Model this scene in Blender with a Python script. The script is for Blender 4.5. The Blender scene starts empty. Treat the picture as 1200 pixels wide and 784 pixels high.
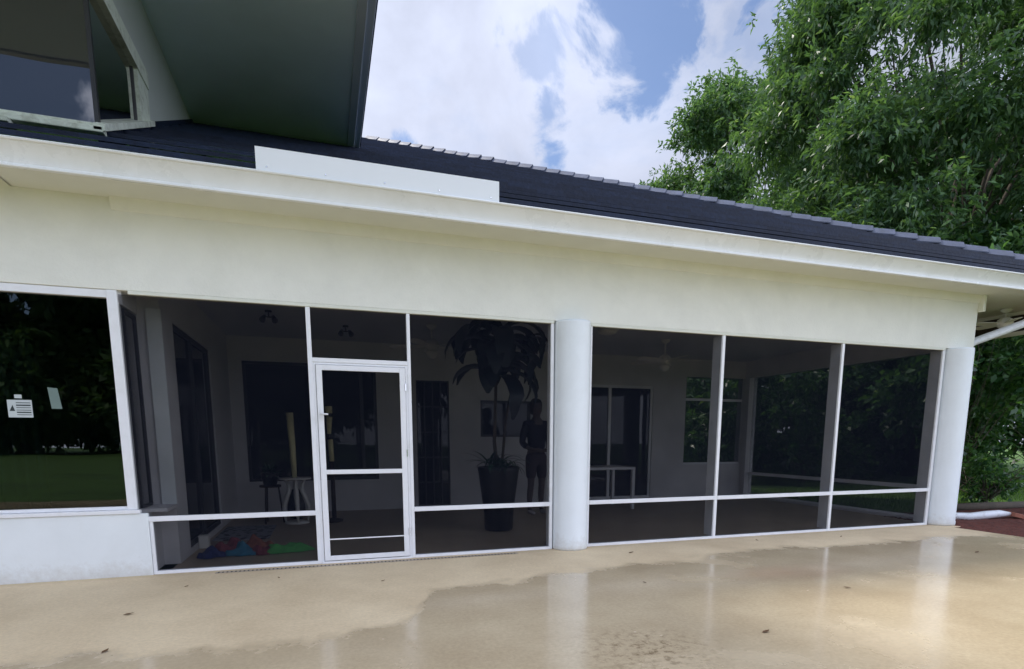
import bpy, bmesh, math, random
import numpy as np
from mathutils import Vector, Matrix
R = math.radians
scene = bpy.context.scene
col = scene.collection
random.seed(4)

# ------------------------------------------------------------------ helpers
def tag(o, label=None, cat=None, group=None, kind=None):
    if label: o['label'] = label
    if cat: o['category'] = cat
    if group: o['group'] = group
    if kind: o['kind'] = kind
    return o

def empty(name, loc=(0, 0, 0), rz=0.0):
    o = bpy.data.objects.new(name, None)
    o.location = loc
    o.rotation_euler = (0, 0, rz)
    o.empty_display_size = 0.2
    col.objects.link(o)
    return o

def link_mesh(name, me, mat, parent=None):
    o = bpy.data.objects.new(name, me)
    if mat: me.materials.append(mat)
    col.objects.link(o)
    if parent: o.parent = parent
    return o

class MB:
    """collects shapes and links them as one mesh object"""
    def __init__(s): s.v = []; s.f = []; s.sm = []
    def add(s, vs, fs, smooth=False):
        n = len(s.v); s.v += [tuple(map(float, v)) for v in vs]
        s.f += [tuple(i + n for i in f) for f in fs]; s.sm += [smooth] * len(fs)
        return s
    def box(s, x0, x1, y0, y1, z0, z1):
        vs = [(x, y, z) for z in (z0, z1) for y in (y0, y1) for x in (x0, x1)]
        return s.add(vs, [(0, 2, 3, 1), (4, 5, 7, 6), (0, 1, 5, 4), (2, 6, 7, 3), (0, 4, 6, 2), (1, 3, 7, 5)])
    def quad(s, a, b, c, d): return s.add([a, b, c, d], [(0, 1, 2, 3)])
    def tube(s, pts, rad, seg=12, caps=True, smooth=True, sx=1.0):
        pts = [Vector(p) for p in pts]
        if not hasattr(rad, '__len__'): rad = [rad] * len(pts)
        vs = []; fs = []
        up = None
        for i, p in enumerate(pts):
            t = (pts[min(i + 1, len(pts) - 1)] - pts[max(i - 1, 0)]).normalized()
            if up is None:
                up = Vector((0, 0, 1)) if abs(t.z) < .9 else Vector((0, 1, 0))
            a = t.cross(up).normalized(); b = a.cross(t).normalized(); up = b
            for k in range(seg):
                an = 2 * math.pi * k / seg
                vs.append(p + (a * math.cos(an) * sx + b * math.sin(an)) * rad[i])
        for i in range(len(pts) - 1):
            for k in range(seg):
                k2 = (k + 1) % seg
                fs.append((i * seg + k, i * seg + k2, (i + 1) * seg + k2, (i + 1) * seg + k))
        s.add(vs, fs, smooth)
        if caps:
            n = len(s.v) - len(vs)
            s.f.append(tuple(n + k for k in reversed(range(seg)))); s.sm.append(False)
            s.f.append(tuple(n + (len(pts) - 1) * seg + k for k in range(seg))); s.sm.append(False)
        return s
    def lathe(s, prof, c=(0, 0), seg=48, smooth=True):
        vs = [(c[0] + r * math.cos(2 * math.pi * k / seg), c[1] + r * math.sin(2 * math.pi * k / seg), z) for r, z in prof for k in range(seg)]
        fs = [(i * seg + k, i * seg + (k + 1) % seg, (i + 1) * seg + (k + 1) % seg, (i + 1) * seg + k) for i in range(len(prof) - 1) for k in range(seg)]
        return s.add(vs, fs, smooth)
    def extrude_x(s, prof, x0, x1, smooth=False):
        n = len(prof)
        vs = [(x0, y, z) for y, z in prof] + [(x1, y, z) for y, z in prof]
        fs = [(i, (i + 1) % n, n + (i + 1) % n, n + i) for i in range(n)]
        s.add(vs, fs, smooth)
        return s.add(vs, [tuple(range(n))[::-1], tuple(range(n, 2 * n))])
    def build(s, name, mat, parent=None, bevel=0, seg=2):
        me = bpy.data.meshes.new(name)
        me.from_pydata(s.v, [], s.f)
        me.polygons.foreach_set('use_smooth', s.sm)
        bm = bmesh.new(); bm.from_mesh(me)
        bmesh.ops.recalc_face_normals(bm, faces=bm.faces)
        bm.to_mesh(me); bm.free(); me.update()
        o = link_mesh(name, me, mat, parent)
        if bevel:
            m = o.modifiers.new('bevel', 'BEVEL'); m.width = bevel; m.segments = seg; m.limit_method = 'ANGLE'
        return o

def copy_tree(o, parent=None):
    c = o.copy(); col.objects.link(c)
    c.parent = parent
    for ch in list(o.children): copy_tree(ch, c)
    return c

# ------------------------------------------------------------------ materials
def new_mat(name):
    m = bpy.data.materials.new(name); m.use_nodes = True
    nt = m.node_tree; nt.nodes.clear()
    out = nt.nodes.new('ShaderNodeOutputMaterial')
    return m, nt, out

def nd(nt, typ, inputs=None, **props):
    n = nt.nodes.new(typ)
    for k, v in props.items(): setattr(n, k, v)
    for k, v in (inputs or {}).items():
        if hasattr(v, 'bl_idname') or isinstance(v, bpy.types.NodeSocket): nt.links.new(v, n.inputs[k])
        else: n.inputs[k].default_value = v
    return n

def rgba(c): return (c[0], c[1], c[2], 1)

def pbr(name, colr, rough=.6, var=.12, scale=6, bump=.0, bscale=120, metal=0, spec=.5, coat=0, dirt=None, dscale=1.2, damt=.4):
    m, nt, out = new_mat(name)
    tc = nd(nt, 'ShaderNodeTexCoord')
    n1 = nd(nt, 'ShaderNodeTexNoise', {'Vector': tc.outputs['Object'], 'Scale': scale, 'Detail': 6, 'Roughness': .6})
    mr = nd(nt, 'ShaderNodeMapRange', {'Value': n1.outputs['Fac'], 'From Min': .25, 'From Max': .75, 'To Min': 1 - var, 'To Max': 1 + var})
    mul = nd(nt, 'ShaderNodeVectorMath', {0: colr, 'Scale': mr.outputs[0]}, operation='SCALE')
    csock = mul.outputs[0]
    if dirt:
        n2 = nd(nt, 'ShaderNodeTexNoise', {'Vector': tc.outputs['Object'], 'Scale': dscale, 'Detail': 8, 'Roughness': .7, 'Distortion': .6})
        m2 = nd(nt, 'ShaderNodeMapRange', {'Value': n2.outputs['Fac'], 'From Min': .48, 'From Max': .75, 'To Min': 0, 'To Max': damt})
        mx = nd(nt, 'ShaderNodeMix', {'Factor': m2.outputs[0], 'A': csock, 'B': rgba(dirt)}, data_type='RGBA')
        # RGBA sockets share the names A/B with other types: wire them by index
        for l in list(nt.links):
            if l.to_node == mx: nt.links.remove(l)
        nt.links.new(m2.outputs[0], mx.inputs[0]); nt.links.new(csock, mx.inputs[6]); mx.inputs[7].default_value = rgba(dirt)
        csock = mx.outputs[2]
    p = nd(nt, 'ShaderNodeBsdfPrincipled', {'Base Color': csock, 'Roughness': rough, 'Metallic': metal, 'Specular IOR Level': spec, 'Coat Weight': coat})
    r2 = nd(nt, 'ShaderNodeMapRange', {'Value': n1.outputs['Fac'], 'From Min': .3, 'From Max': .7, 'To Min': max(0, rough - .08), 'To Max': min(1, rough + .08)})
    nt.links.new(r2.outputs[0], p.inputs['Roughness'])
    if bump:
        nb = nd(nt, 'ShaderNodeTexNoise', {'Vector': tc.outputs['Object'], 'Scale': bscale, 'Detail': 5, 'Roughness': .65})
        b = nd(nt, 'ShaderNodeBump', {'Height': nb.outputs['Fac'], 'Strength': bump, 'Distance': .01})
        nt.links.new(b.outputs[0], p.inputs['Normal'])
    nt.links.new(p.outputs[0], out.inputs[0])
    return m

M = {}
M['stucco'] = pbr('white_stucco', (.79, .79, .715), .75, .05, 2.5, .35, 45, dirt=(.60, .60, .52), dscale=.9, damt=.35)
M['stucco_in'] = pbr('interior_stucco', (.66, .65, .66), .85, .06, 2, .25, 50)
M['soffit'] = pbr('soffit_paint', (.73, .74, .65), .7, .05, 2, .15, 60)
M['column'] = pbr('column_paint', (.78, .82, .83), .5, .03, 3, .12, 30, dirt=(.66, .68, .66), dscale=2, damt=.3)
M['column'] = M['column']
M['gutter'] = pbr('gutter_enamel', (.82, .83, .82), .3, .03, 3, 0, dirt=(.62, .62, .55), dscale=1.1, damt=.35)
M['alu'] = pbr('white_aluminium', (.82, .83, .85), .35, .04, 5, 0, dirt=(.6, .6, .56), dscale=5, damt=.35)
M['flash'] = pbr('white_flashing', (.80, .82, .84), .45, .02, 2)
M['tile'] = None
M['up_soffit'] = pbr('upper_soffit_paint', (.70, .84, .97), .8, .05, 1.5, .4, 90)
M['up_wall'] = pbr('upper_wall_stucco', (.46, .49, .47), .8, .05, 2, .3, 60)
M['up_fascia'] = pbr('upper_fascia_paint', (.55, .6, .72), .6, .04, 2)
M['trim'] = pbr('weathered_trim', (.62, .66, .58), .6, .08, 8, .2, 60, dirt=(.25, .25, .18), dscale=7, damt=.8)
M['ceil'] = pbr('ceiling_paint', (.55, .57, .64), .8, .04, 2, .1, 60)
M['floor'] = pbr('lanai_floor_concrete', (.42, .34, .25), .45, .1, 3, .1, 60, dirt=(.28, .22, .16), dscale=2)
M['dark_frame'] = pbr('dark_metal_frame', (.03, .03, .035), .4, .1, 5)
M['black_plastic'] = pbr('black_plastic_pot', (.012, .012, .014), .35, .2, 8, .1, 40)
M['brown'] = pbr('dark_brown_wood', (.03, .018, .012), .6, .2, 8)
M['white_table'] = pbr('white_table_paint', (.7, .7, .72), .4, .03, 4)
M['bark'] = pbr('tree_bark', (.10, .08, .06), .9, .35, 4, .9, 25, dirt=(.05, .055, .035), dscale=3, damt=.7)
M['mulch'] = pbr('red_mulch', (.12, .032, .02), .95, .6, 30, 1.0, 40, dirt=(.03, .012, .01), dscale=22, damt=.9)
M['brick'] = pbr('terracotta_brick', (.36, .14, .09), .85, .15, 12, .5, 60)
M['skin'] = pbr('skin', (.10, .075, .07), .5, .05, 8)
M['shirt'] = pbr('navy_cotton', (.018, .018, .035), .9, .2, 12)
M['short'] = pbr('mauve_cotton', (.05, .038, .045), .9, .2, 12)
M['hair'] = pbr('dark_hair', (.02, .014, .012), .5, .2, 30)
M['shoe'] = pbr('pale_shoe', (.45, .42, .42), .6, .1, 9)
M['wood_pale'] = pbr('pale_bamboo', (.80, .74, .40), .5, .2, 9, .2, 30, dirt=(.4, .34, .18), dscale=9, damt=.6)
M['chrome'] = pbr('polished_metal', (.7, .7, .7), .12, .05, 4, metal=1)
M['fan'] = pbr('white_fan_enamel', (.75, .74, .70), .4, .04, 5)
M['curtain'] = pbr('grey_green_curtain', (.16, .22, .2), .9, .1, 5)
M['paper'] = pbr('paper', (.5, .55, .55), .6, .06, 12)
M['ink'] = pbr('black_ink', (.02, .03, .03), .6, .05, 9)
M['pipe'] = pbr('white_pvc', (.74, .77, .80), .35, .05, 6, 0, dirt=(.4, .36, .3), dscale=9, damt=.5)
M['twl_a'] = pbr('towel_navy', (.03, .04, .12), .95, .4, 30, .6, 90)
M['twl_b'] = pbr('towel_maroon', (.20, .05, .06), .95, .5, 20, .6, 90)
M['twl_c'] = pbr('towel_blue', (.04, .17, .26), .95, .3, 20, .6, 90)
M['twl_d'] = pbr('towel_green', (.09, .36, .09), .95, .3, 20, .6, 90)
M['twl_e'] = pbr('towel_orange', (.28, .10, .06), .95, .3, 20, .6, 90)

def mat_tile():
    m, nt, out = new_mat('dark_roof_tile')
    tc = nd(nt, 'ShaderNodeTexCoord')
    sep = nd(nt, 'ShaderNodeSeparateXYZ', {0: tc.outputs['Object']})
    cmb = nd(nt, 'ShaderNodeCombineXYZ', {'X': sep.outputs['X'], 'Y': sep.outputs['Y']})
    br = nd(nt, 'ShaderNodeTexBrick', {'Vector': cmb.outputs[0], 'Color1': (.0055, .010, .026, 1), 'Color2': (.010, .018, .044, 1), 'Mortar': (.009, .012, .03, 1),
                                       'Scale': 1, 'Mortar Size': .006, 'Brick Width': .40, 'Row Height': .56})
    br.offset = .5
    n = nd(nt, 'ShaderNodeTexNoise', {'Vector': tc.outputs['Object'], 'Scale': 14, 'Detail': 6})
    mr = nd(nt, 'ShaderNodeMapRange', {'Value': n.outputs['Fac'], 'To Min': .45, 'To Max': 1.6})
    mul = nd(nt, 'ShaderNodeVectorMath', {0: br.outputs['Color'], 'Scale': mr.outputs[0]}, operation='SCALE')
    p = nd(nt, 'ShaderNodeBsdfPrincipled', {'Base Color': mul.outputs[0], 'Roughness': .55, 'Specular IOR Level': .25})
    b = nd(nt, 'ShaderNodeBump', {'Height': n.outputs['Fac'], 'Strength': .3, 'Distance': .02}); nt.links.new(b.outputs[0], p.inputs['Normal'])
    nt.links.new(p.outputs[0], out.inputs[0]); return m
M['tile'] = mat_tile()
M['cap'] = pbr('grey_hip_cap_tile', (.075, .088, .135), .55, .35, 5, .3, 40, dirt=(.05, .055, .07), dscale=4, damt=.7)

def mat_screen():
    m, nt, out = new_mat('insect_screen')
    tc = nd(nt, 'ShaderNodeTexCoord')
    n = nd(nt, 'ShaderNodeTexNoise', {'Vector': tc.outputs['Object'], 'Scale': 1.6, 'Detail': 3})
    mr = nd(nt, 'ShaderNodeMapRange', {'Value': n.outputs['Fac'], 'From Min': .3, 'From Max': .7, 'To Min': .63, 'To Max': .69})
    tr = nd(nt, 'ShaderNodeBsdfTransparent')
    df = nd(nt, 'ShaderNodeBsdfDiffuse', {'Color': (.0095, .0115, .019, 1)})
    mx = nd(nt, 'ShaderNodeMixShader', {0: mr.outputs[0], 1: df.outputs[0], 2: tr.outputs[0]})
    nt.links.new(mx.outputs[0], out.inputs[0]); return m
M['screen'] = mat_screen()

def mat_glass(name, tint, boost, opaque=None):
    m, nt, out = new_mat(name)
    fr = nd(nt, 'ShaderNodeFresnel', {'IOR': 1.5})
    mu = nd(nt, 'ShaderNodeMath', {0: fr.outputs[0], 1: boost}, operation='MULTIPLY'); mu.use_clamp = True
    tc = nd(nt, 'ShaderNodeTexCoord')
    n = nd(nt, 'ShaderNodeTexNoise', {'Vector': tc.outputs['Object'], 'Scale': 1.3, 'Detail': 1})
    b = nd(nt, 'ShaderNodeBump', {'Height': n.outputs['Fac'], 'Strength': .04, 'Distance': .05})
    gl = nd(nt, 'ShaderNodeBsdfGlossy', {'Roughness': .01, 'Normal': b.outputs[0]})
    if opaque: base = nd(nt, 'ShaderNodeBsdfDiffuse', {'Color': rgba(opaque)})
    else: base = nd(nt, 'ShaderNodeBsdfTransparent', {'Color': rgba(tint)})
    mx = nd(nt, 'ShaderNodeMixShader', {0: mu.outputs[0], 1: base.outputs[0], 2: gl.outputs[0]})
    nt.links.new(mx.outputs[0], out.inputs[0]); return m
M['glass'] = mat_glass('tinted_window_glass', (.35, .42, .42), 2.0)
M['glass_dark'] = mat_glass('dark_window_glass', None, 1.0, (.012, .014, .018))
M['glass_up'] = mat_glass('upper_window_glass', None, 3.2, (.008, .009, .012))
M['glass_obj'] = mat_glass('clear_glass', (.6, .62, .62), 3.5)

def mat_leaf(name, c1, c2, trans=.35, rough=.45, c3=None):
    m, nt, out = new_mat(name)
    g = nd(nt, 'ShaderNodeNewGeometry')
    cr = nd(nt, 'ShaderNodeValToRGB', {0: g.outputs['Random Per Island']})
    cr.color_ramp.elements[0].color = rgba(c1); cr.color_ramp.elements[1].color = rgba(c2)
    if c3:
        e = cr.color_ramp.elements.new(.93); e.color = rgba(c2); cr.color_ramp.elements[-1].color = rgba(c3)
    p = nd(nt, 'ShaderNodeBsdfPrincipled', {'Base Color': cr.outputs[0], 'Roughness': rough, 'Specular IOR Level': .5})
    sc = nd(nt, 'ShaderNodeVectorMath', {0: cr.outputs[0], 1: (1.9, 1.9, .8)}, operation='MULTIPLY')
    t = nd(nt, 'ShaderNodeBsdfTranslucent', {'Color': sc.outputs[0]})
    mx = nd(nt, 'ShaderNodeMixShader', {0: trans, 1: p.outputs[0], 2: t.outputs[0]})
    nt.links.new(mx.outputs[0], out.inputs[0]); return m
M['leaf_a'] = mat_leaf('oak_leaf', (.045, .10, .055), (.115, .21, .095), .42, .36, (.21, .32, .15))
M['leaf_b'] = mat_leaf('broad_leaf', (.03, .085, .04), (.09, .19, .06), .35, .28, (.18, .28, .10))
M['leaf_far'] = mat_leaf('far_leaf', (.06, .12, .05), (.13, .22, .08), .3)
M['leaf_in'] = mat_leaf('houseplant_leaf', (.018, .030, .045), (.028, .045, .06), .15, .35)
M['leaf_fern'] = mat_leaf('fern_leaf', (.02, .06, .035), (.05, .12, .07), .2, .4)
M['dead_leaf'] = mat_leaf('dead_leaf', (.10, .05, .02), (.16, .08, .03), .1, .7)

def mat_patio():
    m, nt, out = new_mat('wet_beige_patio')
    tc = nd(nt, 'ShaderNodeTexCoord'); O = tc.outputs['Object']
    sep = nd(nt, 'ShaderNodeSeparateXYZ', {0: O})
    # the dry strip along the house: edge distance as a curve of X
    cx = nd(nt, 'ShaderNodeMapRange', {'Value': sep.outputs['X'], 'From Min': -4, 'From Max': 9})
    fc = nd(nt, 'ShaderNodeFloatCurve', {'Value': cx.outputs[0]})
    pts = [(-4, 2.1), (-1.8, 2.1), (-.9, 2.2), (0, 2.22), (.45, 2.0), (.68, 1.65), (.8, 1.3), (1.8, 1.2), (2.4, 1.02), (3.4, 1.0), (4.2, .72), (5.8, .86), (7, .84), (9, .7)]
    cur = fc.mapping.curves[0]
    for i, (x, y) in enumerate(pts):
        xx, yy = (x + 4) / 13, y / 3
        if i == 0: cur.points[0].location = (xx, yy)
        elif i == len(pts) - 1: cur.points[-1].location = (xx, yy)
        else: cur.points.new(xx, yy)
    fc.mapping.update()
    yb = nd(nt, 'ShaderNodeMath', {0: fc.outputs[0], 1: 3.0}, operation='MULTIPLY')
    s = nd(nt, 'ShaderNodeMath', {0: yb.outputs[0], 1: sep.outputs['Y']}, operation='ADD')     # >0 dry, <0 wet
    nz = nd(nt, 'ShaderNodeTexNoise', {'Vector': O, 'Scale': 2.2, 'Detail': 7, 'Roughness': .62})
    nzz = nd(nt, 'ShaderNodeMapRange', {'Value': nz.outputs['Fac'], 'To Min': -.42, 'To Max': .42})
    s2 = nd(nt, 'ShaderNodeMath', {0: s.outputs[0], 1: nzz.outputs[0]}, operation='ADD')
    wet = nd(nt, 'ShaderNodeMapRange', {'Value': s2.outputs[0], 'From Min': -.11, 'From Max': .08, 'To Min': 1, 'To Max': 0})
    # some drier islands in the wet area
    ni = nd(nt, 'ShaderNodeTexNoise', {'Vector': O, 'Scale': .75, 'Detail': 6, 'Roughness': .6, 'Distortion': .5})
    isl = nd(nt, 'ShaderNodeMapRange', {'Value': ni.outputs['Fac'], 'From Min': .56, 'From Max': .68, 'To Min': 1, 'To Max': .45})
    wet2 = nd(nt, 'ShaderNodeMath', {0: wet.outputs[0], 1: isl.outputs[0]}, operation='MULTIPLY')
    # colour
    n1 = nd(nt, 'ShaderNodeTexNoise', {'Vector': O, 'Scale': 1.1, 'Detail': 9, 'Roughness': .62})
    cr = nd(nt, 'ShaderNodeValToRGB', {0: n1.outputs['Fac']})
    cr.color_ramp.elements[0].position = .3; cr.color_ramp.elements[0].color = (.54, .42, .262, 1)
    cr.color_ramp.elements[1].position = .7; cr.color_ramp.elements[1].color = (.70, .57, .375, 1)
    n2 = nd(nt, 'ShaderNodeTexNoise', {'Vector': O, 'Scale': 38, 'Detail': 5, 'Roughness': .7})
    m2 = nd(nt, 'ShaderNodeMapRange', {'Value': n2.outputs['Fac'], 'From Min': .3, 'From Max': .7, 'To Min': .88, 'To Max': 1.1})
    c1 = nd(nt, 'ShaderNodeVectorMath', {0: cr.outputs[0], 'Scale': m2.outputs[0]}, operation='SCALE')
    dk = nd(nt, 'ShaderNodeMapRange', {'Value': wet.outputs[0], 'To Min': 1.05, 'To Max': .88})
    c2 = nd(nt, 'ShaderNodeVectorMath', {0: c1.outputs[0], 'Scale': dk.outputs[0]}, operation='SCALE')
    # dirt specks and two stains
    n3 = nd(nt, 'ShaderNodeTexNoise', {'Vector': O, 'Scale': 16, 'Detail': 8, 'Roughness': .8})
    def blob(cx_, cy_, rx, ry):
        mp = nd(nt, 'ShaderNodeMapping', {'Vector': O, 'Location': (-cx_ / rx, -cy_ / ry, 0), 'Scale': (1 / rx, 1 / ry, 1)})
        ln = nd(nt, 'ShaderNodeVectorMath', {0: mp.outputs[0]}, operation='LENGTH')
        return nd(nt, 'ShaderNodeMapRange', {'Value': ln.outputs['Value'], 'From Min': 0, 'From Max': 1, 'To Min': 1, 'To Max': 0}).outputs[0]
    def layer(csock, mask, tint):
        mx = nt.nodes.new('ShaderNodeMix'); mx.data_type = 'RGBA'; mx.blend_type = 'MULTIPLY'
        nt.links.new(mask, mx.inputs[0]); nt.links.new(csock, mx.inputs[6]); mx.inputs[7].default_value = rgba(tint)
        return mx.outputs[2]
    b1 = blob(1.75, -3.05, .55, .5)
    sp = nd(nt, 'ShaderNodeMapRange', {'Value': n3.outputs['Fac'], 'From Min': .5, 'From Max': .6})
    k1 = nd(nt, 'ShaderNodeMath', {0: b1, 1: sp.outputs[0]}, operation='MULTIPLY')
    c = layer(c2.outputs[0], k1.outputs[0], (.35, .3, .25))
    b2 = blob(4.05, -1.75, .8, .35)
    k2 = nd(nt, 'ShaderNodeMath', {0: b2, 1: ni.outputs['Fac']}, operation='MULTIPLY')
    c = layer(c, k2.outputs[0], (.7, .42, .25))
    sp2 = nd(nt, 'ShaderNodeMapRange', {'Value': n3.outputs['Fac'], 'From Min': .66, 'From Max': .72, 'To Max': .6})
    c = layer(c, sp2.outputs[0], (.5, .42, .32))
    # colour gets darker and browner towards the threshold
    e = nd(nt, 'ShaderNodeMapRange', {'Value': sep.outputs['Y'], 'From Min': -.16, 'From Max': -.02, 'To Min': 0, 'To Max': .5})
    c = layer(c, e.outputs[0], (.6, .55, .5))
    rg = nd(nt, 'ShaderNodeMapRange', {'Value': wet2.outputs[0], 'To Min': .75, 'To Max': .13})
    rn = nd(nt, 'ShaderNodeMath', {0: rg.outputs[0], 1: nd(nt, 'ShaderNodeMapRange', {'Value': n2.outputs['Fac'], 'To Min': -.05, 'To Max': .08}).outputs[0]}, operation='ADD')
    p = nd(nt, 'ShaderNodeBsdfPrincipled', {'Base Color': c, 'Roughness': rn.outputs[0], 'IOR': 1.5})
    bs = nd(nt, 'ShaderNodeMapRange', {'Value': wet2.outputs[0], 'To Min': .35, 'To Max': .05})
    nb = nd(nt, 'ShaderNodeTexNoise', {'Vector': O, 'Scale': 22, 'Detail': 6, 'Roughness': .6})
    b = nd(nt, 'ShaderNodeBump', {'Height': nb.outputs['Fac'], 'Strength': bs.outputs[0], 'Distance': .01})
    nt.links.new(b.outputs[0], p.inputs['Normal'])
    nt.links.new(p.outputs[0], out.inputs[0]); return m
M['patio'] = mat_patio()

def mat_grass():
    m, nt, out = new_mat('lawn_grass')
    tc = nd(nt, 'ShaderNodeTexCoord'); O = tc.outputs['Object']
    a = nd(nt, 'ShaderNodeTexNoise', {'Vector': O, 'Scale': .35, 'Detail': 8, 'Roughness': .7})
    b_ = nd(nt, 'ShaderNodeTexNoise', {'Vector': O, 'Scale': 40, 'Detail': 4, 'Roughness': .7})
    s = nd(nt, 'ShaderNodeMath', {0: a.outputs['Fac'], 1: b_.outputs['Fac']}, operation='MULTIPLY')
    cr = nd(nt, 'ShaderNodeValToRGB', {0: s.outputs[0]})
    cr.color_ramp.elements[0].position = .12; cr.color_ramp.elements[0].color = (.04, .075, .015, 1)
    cr.color_ramp.elements[1].position = .42; cr.color_ramp.elements[1].color = (.12, .24, .035, 1)
    p = nd(nt, 'ShaderNodeBsdfPrincipled', {'Base Color': cr.outputs[0], 'Roughness': .9})
    b = nd(nt, 'ShaderNodeBump', {'Height': b_.outputs['Fac'], 'Strength': .8, 'Distance': .05}); nt.links.new(b.outputs[0], p.inputs['Normal'])
    nt.links.new(p.outputs[0], out.inputs[0]); return m
M['grass'] = mat_grass()

def mat_rug():
    m, nt, out = new_mat('patterned_mat')
    tc = nd(nt, 'ShaderNodeTexCoord')
    v = nd(nt, 'ShaderNodeTexVoronoi', {'Vector': tc.outputs['Object'], 'Scale': 11})
    cr = nd(nt, 'ShaderNodeValToRGB', {0: v.outputs['Distance']})
    cr.color_ramp.elements[0].position = .32; cr.color_ramp.elements[0].color = (.03, .028, .035, 1)
    cr.color_ramp.elements[1].position = .42; cr.color_ramp.elements[1].color = (.30, .31, .34, 1)
    p = nd(nt, 'ShaderNodeBsdfPrincipled', {'Base Color': cr.outputs[0], 'Roughness': .95})
    nt.links.new(p.outputs[0], out.inputs[0]); return m
M['rug'] = mat_rug()

# ------------------------------------------------------------------ ground
tag(MB().quad((-140, -140, -.06), (160, -140, -.06), (160, 160, -.06), (-140, 160, -.06)).build('lawn', M['grass']), kind='structure')
pt = MB(); pt.box(-13, 8.33, -7.7, -.012, -.12, 0).box(8.33, 8.72, -.27, .25, -.12, -.002)
tag(pt.build('patio', M['patio'], bevel=.006), kind='structure')
tag(MB().box(-1.45, 8.70, -.008, 4.35, -.12, -.004).build('lanai_floor', M['floor']), kind='structure')
# mulch: an uneven sheet
def blanket(x0, x1, y0, y1, n, m, zf, mat, name):
    v = []; f = []
    for j in range(m + 1):
        for i in range(n + 1):
            x = x0 + (x1 - x0) * i / n; y = y0 + (y1 - y0) * j / m
            v.append((x, y, zf(x, y, i / n, j / m)))
    for j in range(m):
        for i in range(n):
            a = j * (n + 1) + i; f.append((a, a + 1, a + n + 2, a + n + 1))
    return MB().add(v, f, True)
rr = random.Random(2)
tag(blanket(8.34, 12.6, -3.2, 1.3, 120, 110, lambda x, y, u, w: -.05 + .05 * min(1, 8 * min(u + .05, 1 - u, w, 1 - w)) + rr.uniform(0, .022), None, '').build('mulch_bed', M['mulch']), kind='structure')

# ------------------------------------------------------------------ house
H = empty('house', (0, 0, 0))
tag(H, 'white stucco house with dark tiled roof, round columns and a screened porch', 'house')
SO = 3.20
part = lambda mb, name, mat, **k: mb.build(name, M[mat], H, **k)
# facade beam above the screens, stepped frieze under the soffit
part(MB().box(-8, 8.75, -.02, .18, 2.47, SO + .08), 'facade_wall', 'stucco', bevel=.006)
part(MB().extrude_x([(-.021, 3.10), (-.030, 3.108), (-.060, SO), (-.021, SO)], -1.6, 8.752), 'frieze', 'stucco')
part(MB().box(8.752, 8.80, -.085, -.0, 2.98, SO), 'frieze_end_block', 'soffit', bevel=.003)
part(MB().box(-2.27, 10.4, -.44, -.021, SO, SO + .03).box(-8, -2.27, -.44, -.021, SO + .07, SO + .1).box(-2.28, -2.26, -.44, -.021, SO, SO + .1), 'soffit', 'soffit')
# gutter: ogee section
front = [(-.475, 3.176), (-.492, 3.168), (-.503, 3.176), (-.501, 3.192), (-.494, 3.200)]
for k in range(11):
    a_ = k / 10; front.append((-.495 - .052 * a_ ** 1.7, 3.205 + .115 * a_))
front += [(-.552, 3.328), (-.564, 3.332), (-.569, 3.341), (-.564, 3.35), (-.552, 3.352), (-.541, 3.345)]
prof = [(-.42, 3.19)] + front + [(-.53, 3.30), (-.485, 3.22), (-.43, 3.21), (-.425, 3.345), (-.42, 3.345)]
g = MB(); n = len(prof)
XS = [-8, 14.6]
g.extrude_x(prof, -8, 14.6)
part(g, 'gutter', 'gutter')
for x in (3.05, 7.1):
    sm = MB(); sm.extrude_x([(y - .0012, z) for y, z in prof[4:20]] + [(y + .002, z) for y, z in prof[4:20]][::-1], x, x + .018)
    part(sm, 'gutter_seam', 'gutter')
# white splash guard standing on the gutter
part(MB().box(-.43, 1.60, -.546, -.538, 3.335, 3.530), 'splash_guard', 'flash', bevel=.002)
part(MB().box(-.43, 1.60, -.537, -.50, 3.524, 3.530), 'splash_guard_lip', 'flash')
for x in (-.35, .1, .58, 1.05, 1.52): part(MB().tube([(x, -.546, 3.385), (x, -.550, 3.385)], .006, 10), 'screw', 'chrome')
# roof
def roof_z(y): return 3.345 + .5 * (y + .50)
XC = 14.6
rf = MB(); E_ = .56; k = 0; y = -.52
while y < 12.6:
    y1 = y + E_
    xa = XC - (y + .5); xb = XC - (y1 + .5)
    z0 = roof_z(y) + .075; z1 = roof_z(y1) + .006
    rf.add([(-8, y, z0), (xa, y, z0), (xb, y1, z1), (-8, y1, z1), (-8, y, z0 - .038), (xa, y, z0 - .038)], [(0, 1, 2, 3), (4, 5, 1, 0)])
    # right face below the hip falls steeply
    ea = xa + .58 * .5 * (y + .5); eb = xb + .58 * .5 * (y1 + .5)
    rf.quad((xa, y, z0), (ea, y, 3.32), (eb, y1, 3.32), (xb, y1, z1))
    y = y1
yr = y; zr = roof_z(yr)
rf.quad((-8, yr, zr), (XC - yr - .5, yr, zr), (XC - yr - .5 + .29 * (yr + .5), 26.5, 3.3), (-8, 26.5, 3.3))
rf.add([(XC - yr - .5, yr, zr), (XC - yr - .5 + .29 * (yr + .5), yr, 3.32), (XC - yr - .5 + .29 * (yr + .5), 26.5, 3.3)], [(0, 1, 2)])
rf.quad((-8, yr, zr), (-8, -.5, 3.30), (-8, 26.5, 3.3), (-8, 26.5, 3.3)[:2] + (3.31,))
part(rf, 'roof', 'tile')
cp = MB(); t = -.05; d = Vector((-1, 1, .5)).normalized(); side = Vector((1, 1, 0)).normalized(); nrm = side.cross(d).normalized()
if nrm.z < 0: nrm = -nrm
base = Vector((XC, -.52, 3.36)); L = 19.4
rc = random.Random(8)
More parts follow.
